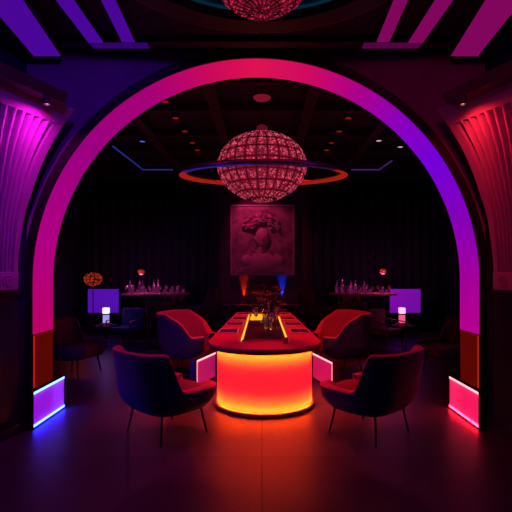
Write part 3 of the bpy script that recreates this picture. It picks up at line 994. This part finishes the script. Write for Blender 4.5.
def seat_cushion(seat, w=.355, d_=.37, thick=.15, z0=None):
    bm = bm_new(); n = 40
    prof = [(0, -thick), (.93, -thick), (1.0, -thick + .03), (1.0, -.035), (.96, -.01), (.86, 0.004), (0, .012)]
    rings = []
    for r, z in prof:
        if r == 0: rings.append([bm.verts.new((0, .03, seat + z))]); continue
        ring = []
        for i in range(n):
            t = 2 * PI * i / n; c, s_ = math.cos(t), math.sin(t)
            x = w * r * math.copysign(abs(c) ** .72, c); y = d_ * r * math.copysign(abs(s_) ** .72, s_) + .03
            ring.append(bm.verts.new((x, y, seat + z)))
        rings.append(ring)
    for a, b in zip(rings, rings[1:]):
        for i in range(n):
            j = (i + 1) % n
            if len(a) == 1: bm.faces.new((a[0], b[j], b[i]))
            elif len(b) == 1: bm.faces.new((a[i], a[j], b[0]))
            else: bm.faces.new((a[i], a[j], b[j], b[i]))
    return bm
def make_chair(name, label, loc, rz, group, top=.85, seat=.44, arm=.485, bot=.27, legtop=.31, w=.46, fo='fabric', cat='chair', fi='fabric_in', fc='cushion', drop0=59, drop1=24):
    t = thing(name, label, cat, loc, rz, group)
    o = finish('shell', chair_shell(top, seat, arm, w=w, bot=bot, drop0=drop0, drop1=drop1), fo, t, smooth=True, extra=[fi])
    finish('seat', seat_cushion(seat, w=w - .075), fc, t, smooth=True)
    for sx in (-1, 1):
        for sy in (-1, 1):
            bm = bm_new(); tube(bm, [(sx * .24, sy * .22, legtop), (sx * .29, sy * .27, .0)], .017, 8, .010)
            finish('leg', bm, 'metal', t, smooth=True)
    return t
GC = 'tub armchairs around the long table'
def face(dx, dy): return math.atan2(-dx, dy)
c0 = make_chair('tub_armchair', 'nearest left dark tub armchair, back to the camera, beside the glowing drum', (-.95, 4.50, 0), face(.84, .90), GC)
dup(c0, (1.07, 4.50, 0), face(-.84, .90), 'nearest right dark tub armchair, back to the camera, beside the glowing drum', GC)
f0 = make_chair('tub_armchair', 'red-lit tub armchair behind the drum on the left of the table', (-1.17, 7.2, 0), face(1, -.3), GC, top=.95, arm=.60, drop0=74, drop1=44, w=.43)
dup(f0, (1.22, 7.2, 0), face(-1, -.3), 'red-lit tub armchair behind the drum on the right of the table', GC)
GS = 'armchairs by the arch jambs'
s0 = make_chair('tub_armchair', 'dim tub armchair in the shadow just inside the left arch jamb', (-2.95, 7.1, 0), face(1, -.25), GS, fo='fabric_blue', fi='fabric_dark', fc='fabric_dark')
dup(s0, (2.95, 7.1, 0), face(-1, -.25), 'dim tub armchair in the shadow just inside the right arch jamb', GS)
# bar-height chairs
GB = 'tall chairs at the bar-height tables'
kw = dict(seat=.74, bot=.60, legtop=.64, w=.30, fo='fabric_dark', fi='fabric_dark', fc='fabric_dark')
b0 = make_chair('bar_chair', 'tall dark red chair at the right end of the left bar-height table', (-1.36, 10.35, 0), face(-1, .3), GB, top=1.22, arm=.82, **kw)
for x, y, f, lab in ((-2.3, 11.72, (0, -1), 'tall dark chair behind the left bar-height table'),
                     (1.27, 10.35, (1, .3), 'tall dark red chair at the left end of the right bar-height table'),
                     (2.3, 11.72, (0, -1), 'tall dark chair behind the right bar-height table')):
    dup(b0, (x, y, 0), face(*f), lab, GB)
b1_ = make_chair('bar_chair', 'low-backed dark bar chair on the near side of the left bar-height table', (-2.15, 9.6, 0), face(-.1, 1), GB, top=.98, arm=.82, **kw)
dup(b1_, (1.90, 9.6, 0), face(.1, 1), 'low-backed dark bar chair on the near side of the right bar-height table', GB)

# bar-height tables with glassware
def bar_table(cx, label):
    t = thing('bar_table', label, 'table', (cx, 10.9, 0))
    bm = bm_new(); pts_ = []
    for i in range(40):
        a = 2 * PI * i / 40; c, s_ = math.cos(a), math.sin(a)
        pts_.append((.80 * math.copysign(abs(c) ** .6, c), .55 * math.copysign(abs(s_) ** .6, s_)))
    prism(bm, pts_, 1.05, 1.09); finish('tabletop', bm, 'tabletop', t, bevel=.006)
    for x in (-.5, .5):
        bm = bm_new(); lathe(bm, [(0, .03), (.05, .03), (.04, .1), (.04, 1.0), (.10, 1.049), (0, 1.049)], 16, (x, 0, 0)); finish('column', bm, 'metal', t, smooth=True)
        bm = bm_new(); lathe(bm, [(0, 0), (.26, 0), (.26, .012), (.06, .035), (0, .035)], 24, (x, 0, 0)); finish('foot', bm, 'metal', t)
    return t
lt = bar_table(-2.55, 'dark bar-height table crowded with glassware at the back left')
rt = bar_table(2.42, 'dark bar-height table crowded with glassware at the back right')
random.seed(21)
def tall_bottle(loc, label, first=None, group=None):
    if first: return dup(first, loc, 0, label, group)
    o_ = thing('bottle', label, 'bottle', loc, 0, group)
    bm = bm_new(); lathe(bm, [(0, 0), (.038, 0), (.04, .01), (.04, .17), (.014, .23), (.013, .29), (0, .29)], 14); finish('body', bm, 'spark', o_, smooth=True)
    bm = bm_new(); lathe(bm, [(0, .291), (.015, .291), (.015, .32), (0, .32)], 10); finish('cap', bm, 'chrome', o_)
    return o_
bt = None; tg = None; tl = None
def tumbler(loc, label, first=None, group=None):
    if first: return dup(first, loc, 0, label, group)
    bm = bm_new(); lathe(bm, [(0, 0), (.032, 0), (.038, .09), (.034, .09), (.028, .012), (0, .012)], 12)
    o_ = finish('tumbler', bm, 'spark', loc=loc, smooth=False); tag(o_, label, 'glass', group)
    return o_
for side, cx in (('left', -2.55), ('right', 2.42)):
    gb = 'bottles on the %s bar-height table' % side
    gg = 'wine glasses on the %s bar-height table' % side
    gt = 'tumblers on the %s bar-height table' % side
    spots = [(-.62, -.1), (-.45, .15), (-.30, -.15), (-.12, .2), (.05, -.05)]
    for k, (dx, dy) in enumerate(spots):
        L_ = 'tall slim bottle among the glasses on the bar-height table at the back ' + side
        o_ = tall_bottle((cx + dx, 10.9 + dy, 1.091), L_, bt, gb)
        bt = bt or o_
    for k in range(10):
        L_ = 'stemmed glass on the bar-height table at the back ' + side
        x = -.66 + .14 * k; y = -.38 + .06 * ((k * 7) % 3)
        o_ = stem_glass((cx + x * .95, 10.9 + y, 1.091), L_, .2, .034, tg, gg)
        tg = tg or o_
    for k in range(12):
        L_ = 'low tumbler with emissive glints on the bar-height table at the back ' + side
        x = -.60 + .11 * k + .02 * (k % 2); y = -.15 + .12 * (k % 3) + (.22 if k % 4 == 0 else 0)
        if any(abs(x - a_) < .085 and abs(y - b_) < .085 for a_, b_ in spots): y = .37 if k % 2 else .44
        nl = tumbler((cx + x, 10.9 + y, 1.091), L_, tl, gt)
        tl = tl or nl

# ------------------------------------------------------------------ cube lamps, screens, low tables, lounge chairs
def low_table(cx, y, label, r=.24):
    t = thing('low_table', label, 'low table', (cx, y, 0))
    bm = bm_new(); lathe(bm, [(0, .395), (r, .395), (r, .42), (0, .42)], 36); finish('tabletop', bm, 'black', t)
    bm = bm_new(); lathe(bm, [(0, 0), (.15, 0), (.15, .012), (.03, .03), (.03, .394), (0, .394)], 20); finish('pedestal', bm, 'metal', t)
    return t
def cube_lamp(cx, y, up, lo, label):
    t = thing('cube_lamp', label, 'table lamp', (cx, y, .4205))
    bm = bm_new(); lathe(bm, [(0, 0), (.20, 0), (.21, .012), (.19, .016), (.03, .02), (.03, .06), (0, .06)], 24); finish('base', bm, 'metal', t)
    finish('lower_cube', B(-.056, .056, -.056, .056, .065, .235), lo, t, bevel=.008)
    finish('collar', B(-.035, .035, -.035, .035, .236, .265), 'metal', t)
    finish('upper_cube', B(-.062, .062, -.062, .062, .266, .395), up, t, bevel=.01)
    bm = bm_new(); tube(bm, [(.125 * math.cos(2 * PI * k / 24), .125 * math.sin(2 * PI * k / 24), .03) for k in range(24)], .014, 8, closed=True)
    finish('red_glass_ring', bm, 'redglass', t, smooth=True)
    return t
def screen(cx, y, mat, label, w=.78):
    t = thing('glow_painted_screen', label, 'light screen', (cx, y, 0))
    finish('panel', B(-w / 2, w / 2, -.02, .02, .55, 1.16), mat, t)
    bm = bm_new(); box(bm, -w / 2, w / 2, .021, .04, .55, 1.16); finish('backing', bm, 'black', t)
    for x in (-w / 2 + .06, w / 2 - .06):
        bm = bm_new(); box(bm, x - .02, x + .02, .0, .04, .02, .548); box(bm, x - .03, x + .03, -.15, .2, 0, .02); finish('foot', bm, 'metal', t)
    return t
def screen_mat(name, glow, col):  # cube lamp's light on the screen put in as even emission
    m = pbr(name, col, .6, noise_scale=2, noise_amt=.1)
    b = m.node_tree.nodes['Principled BSDF']
    b.inputs['Emission Color'].default_value = (*glow, 1); b.inputs['Emission Strength'].default_value = 1
    return m
M['screen_v'] = screen_mat('violet_screen', (.065, .004, .36), (.10, .03, .5))
M['screen_m'] = screen_mat('magenta_violet_screen', (.15, .003, .33), (.2, .03, .45))
low_table(-3.43, 9.9, 'small dark round table under the lavender cube lamp')
low_table(3.08, 9.9, 'small dark round table under the pink cube lamp')
cube_lamp(-3.43, 9.9, 'cube_white', 'cube_lav', 'glowing white and lavender cube lamp before the violet screen at left')
cube_lamp(3.08, 9.9, 'cube_pink', 'cube_rose', 'glowing pink and rose cube lamp before the purple screen at right')
screen(-4.09, 11.6, 'screen_v', 'rectangular screen at the back left, its blue-violet lamp light put in as glow')
screen(3.69, 11.6, 'screen_m', 'rectangular screen at the back right, its purple lamp light put in as glow')
def lounge(cx, y, rz, label, mat, first=None):
    t = thing('lounge_chair', label, 'chair', (cx, y, 0), rz)
    finish('seat', B(-.24, .24, -.24, .26, .30, .42), mat, t, bevel=.03)
    finish('backrest', B(-.26, .26, -.32, -.22, .34, .80), mat, t, bevel=.03)
    for s in (-1, 1):
        bm = bm_new(); tube(bm, [(s * .29, .28, .0), (s * .29, .28, .56), (s * .29, -.30, .60), (s * .29, -.34, .0)], .016, 8)
        finish('arm_frame', bm, 'wood' if mat == 'cushion' else 'metal', t)
    bm = bm_new(); tube(bm, [(-.29, .26, .29), (.29, .26, .29)], .014, 6); tube(bm, [(-.29, -.28, .29), (.29, -.28, .29)], .014, 6); finish('rail', bm, 'metal', t)
    return t
lounge(-2.95, 9.75, face(-.3, -1), 'low blue-lit lounge chair right of the lavender cube lamp', 'fabric')
lounge(2.60, 9.45, face(.7, -1), 'low red-lit lounge chair with slim frame left of the pink cube lamp', 'cushion')

# ------------------------------------------------------------------ artwork and console
art = thing('wall_relief', 'large plum-lit relief panel of a bust with leafy headdress on the back wall', 'artwork', (.01, 12.40, 1.53))
w2 = .86; hh = 1.90
finish('panel', B(-w2, w2, .0, .06, 0, hh), 'fresco', art)
bm = bm_new()
for a_ in ((-w2 - .02, -w2 + .015, 0, hh), (w2 - .015, w2 + .02, 0, hh)): box(bm, a_[0], a_[1], -.02, .06, a_[2], a_[3])
box(bm, -w2 - .02, w2 + .02, -.02, .06, -.02, .015); box(bm, -w2 - .02, w2 + .02, -.02, .06, hh - .015, hh + .02)
finish('frame', bm, 'relief', art)
bm = bm_new()
ball(bm, (0, -.02, 1.12), .20, 3, (.82, .45, 1.15))       # head
ball(bm, (0, -.10, 1.10), .035, 2, (.8, 1, 1.6))           # nose
for s in (-1, 1):
    ball(bm, (s * .07, -.095, 1.17), .028, 2, (1.3, .5, .6))
    ball(bm, (s * .17, -.0, 1.10), .04, 2, (.5, .8, 1.3))
    ball(bm, (s * .075, -.08, 1.21), .045, 2, (1.2, .35, .3))
ball(bm, (0, -.10, 1.015), .04, 2, (1.3, .4, .35)); ball(bm, (0, -.085, .965), .05, 2, (1, .5, .6))
ball(bm, (0, -.01, .85), .12, 2, (.9, .5, 1.3))            # neck
ball(bm, (0, .0, .55), .36, 3, (1.15, .25, .75))           # shoulders
for s in (-1, 1): ball(bm, (s * .30, .0, .60), .17, 3, (1.1, .45, .9))
for v in bm.verts: v.co = Vector((v.co.x * 1.2, v.co.y * 1.2, (v.co.z - 1.1) * 1.2 + .98))
finish('bust', bm, 'relief', art, smooth=True)
bm = bm_new(); random.seed(9)
for i in range(170):
    a = random.uniform(-.15, PI + .15); r = random.uniform(.20, .50)
    x, z = math.cos(a) * r * 1.05, 1.28 + math.sin(a) * r * .78
    ball(bm, (x, -.02 + random.uniform(-.05, .02), z), random.uniform(.03, .065), 1, (1, .5, .6))
finish('headdress', bm, 'relief', art, smooth=True)
bm = bm_new()
for i in range(26):
    s = random.choice((-1, 1)); z = random.uniform(.2, .75); x = s * random.uniform(.1, .5)
    tube(bm, [(x, .0, z), (x - s * .09, -.06, z - .08), (x - s * .2, -.02, z - .2)], .018, 6)
finish('drapery', bm, 'relief', art, smooth=True)
bm = bm_new()
box(bm, -.62, .62, -.05, .0, .16, .20); box(bm, -.70, .70, -.05, .0, .08, .12)
finish('plinth_lines', bm, 'relief', art)

cs = thing('console_table', 'low dark console table with upturned ends beneath the wall relief', 'console', (0, 12.265, 0))
bm = bm_new()
outl = [(-1.16, .86), (-1.10, .76), (-1.02, .735), (1.02, .735), (1.10, .76), (1.16, .90)]
for k in range(len(outl) - 1):
    (xa, za), (xb, zb) = outl[k], outl[k + 1]
    v = [bm.verts.new(p) for p in ((xa, -.22, za), (xb, -.22, zb), (xb, .22, zb), (xa, .22, za), (xa, -.22, za - .03), (xb, -.22, zb - .03), (xb, .22, zb - .03), (xa, .22, za - .03))]
    for f in ((0, 1, 2, 3), (7, 6, 5, 4), (0, 4, 5, 1), (3, 2, 6, 7), (0, 3, 7, 4), (1, 5, 6, 2)): bm.faces.new([v[i] for i in f])
bmesh.ops.remove_doubles(bm, verts=bm.verts[:], dist=.0005)
finish('top', bm, 'ringmetal', cs)
for x in (-.9, .9):
    for y in (-.17, .17):
        finish('leg', B(x - .02, x + .02, y - .02, y + .02, 0, .704), 'metal', cs)
def uplight(x, lab, mat):
    t = thing('uplight', lab, 'spotlight', (x, 12.435, .736))
    bm = bm_new(); lathe(bm, [(0, 0), (.05, 0), (.05, .09), (.042, .09), (.04, .05), (0, .05)], 20); finish('can', bm, 'metal', t)
    bm = bm_new(); lathe(bm, [(0, .055), (.038, .055), (.038, .062), (0, .062)], 20); finish('lens', bm, mat, t)
    return t
uplight(-.50, 'small red uplight on the console under the wall relief', emit('lens_up_red', (1, .04, .01), 2))
uplight(.56, 'small blue uplight on the console under the wall relief', emit('lens_up_blue', (.02, .05, 1), 2))

# ------------------------------------------------------------------ lights of the room
def light(kind, name, loc, col, power, target=None, **kw):
    d = bpy.data.lights.new(name, kind); d.color = col; d.energy = power
    for k_, v_ in kw.items(): setattr(d, k_, v_)
    o = bpy.data.objects.new(name, d); COL.objects.link(o); o.location = loc
    if target is not None:
        o.rotation_euler = (Vector(target) - Vector(loc)).to_track_quat('-Z', 'Y').to_euler()
    return o
# spots under the cornices
light('SPOT', 'cornice_lamp', (lpL.x + .02, lpL.y - .01, 3.04), (.95, .008, .75), 42, (lpL.x - .10, lpL.y + .04, 2.5), spot_size=3.0, spot_blend=.9, shadow_soft_size=.02)
light('SPOT', 'cornice_lamp', (lpR.x - .02, lpR.y - .01, 3.04), (1, .015, .04), 30, (lpR.x + .10, lpR.y + .04, 2.5), spot_size=3.0, spot_blend=.9, shadow_soft_size=.02)
# beams of the red row downlights, washing the table and rear chairs
for x, y, tx, ty, p in ((-1.50, 6.98, -.9, 6.9, 170), (1.50, 6.98, .9, 6.9, 170), (-1.48, 7.72, -.1, 5.9, 620), (1.48, 7.72, .1, 5.9, 620), (-1.45, 8.45, -.1, 8.3, 380), (1.45, 8.45, .1, 8.3, 380)):
    light('SPOT', 'red_downlight_beam', (x, y, CEIL_B + .02), (1, .008, .02), p, (tx, ty, .7), spot_size=.75, spot_blend=.8, shadow_soft_size=.06)
for s in (-1, 1):  # unseen lamps added to warm the near chair rims
    down(s * .80, 5.75, 'added orange-red fill light, unseen above the arch crown, aimed at the nearest %s armchair' % ('left' if s < 0 else 'right'))
    light('SPOT', 'orange_fill_beam', (s * .80, 5.75, CEIL_B + .02), (1, .04, .004), 430, (s * .78, 4.62, .5), spot_size=.26, spot_blend=.5, shadow_soft_size=.05)
# unseen spot added above and to one side to bring out the relief
light('SPOT', 'picture_beam', (-.6, 11.6, CEIL_B - .02), (1, .025, .18), 80, (0, 12.4, 2.55), spot_size=1.3, spot_blend=.7, shadow_soft_size=.05)
# console uplights
light('SPOT', 'uplight_beam', (-.50, 12.462, .838), (1, .02, .004), 200, (-.50, 12.50, 1.35), spot_size=.5, spot_blend=.9, shadow_soft_size=.02)
light('SPOT', 'uplight_beam', (.56, 12.462, .838), (.01, .04, 1), 300, (.56, 12.50, 1.35), spot_size=.5, spot_blend=.9, shadow_soft_size=.02)
# blue downlights
light('SPOT', 'blue_downlight_beam', (-2.42, 9.1, CEIL_B + .02), (.05, .08, 1), 60, (-2.6, 10.4, 0), spot_size=1.1, spot_blend=.8, shadow_soft_size=.06)
# lamps
light('POINT', 'cube_lamp_glow', (-3.43, 9.75, .80), (.4, .1, 1), 2.2, shadow_soft_size=.05)
light('POINT', 'cube_lamp_glow', (3.08, 9.75, .80), (1, .08, .6), 2.2, shadow_soft_size=.05)
light('POINT', 'pendant_glow', (-2.9, 10.8, 1.50), (1, .1, .4), 12, shadow_soft_size=.05)
light('POINT', 'pendant_glow', (2.93, 10.9, 1.50), (1, .1, .4), 12, shadow_soft_size=.05)
light('POINT', 'globe_lamp_glow', (-4.2, 10.4, 1.40), (1, .08, .02), 5, shadow_soft_size=.15)

# track spots added above the frame to wash chairs, walls and capitals
def fill(x, y, tx, ty, tz, col, p, lab, mat, size=1.0):
    t = thing('fill_spotlight', lab, 'spotlight', (x, y, CEIL_F - .18))
    bm = bm_new(); lathe(bm, [(0, .0), (.04, .0), (.045, .12), (.01, .13), (.01, .18), (0, .18)], 16); finish('can', bm, 'metal', t)
    bm = bm_new(); lathe(bm, [(0, -.004), (.035, -.004), (.035, -.001), (0, -.001)], 16); finish('lens', bm, mat, t)
    light('SPOT', 'fill_beam', (x, y, CEIL_F - .20), col, p, (tx, ty, tz), spot_size=size, spot_blend=.9, shadow_soft_size=.08)
fill(-1.9, .9, -1.5, 4.6, .6, (.02, .04, 1), 22, 'blue track spotlight added out of view on the front ceiling, left one', 'lens_blue', 1.1)
fill(1.9, .9, 1.3, 4.6, .6, (.05, .05, 1), 8, 'blue track spotlight added out of view on the front ceiling, right one', 'lens_blue', 1.1)
fill(-.55, 1.1, -1.75, 4.3, 2.75, (.20, .0, 1), 190, 'violet track spotlight added out of view on the front ceiling, aimed at the left capital', 'lens_blue', .95)
fill(.55, 1.1, 1.65, 4.3, 2.8, (1, .0, .2), 60, 'crimson track spotlight added out of view on the front ceiling, aimed at the right capital', 'lens_red', .95)
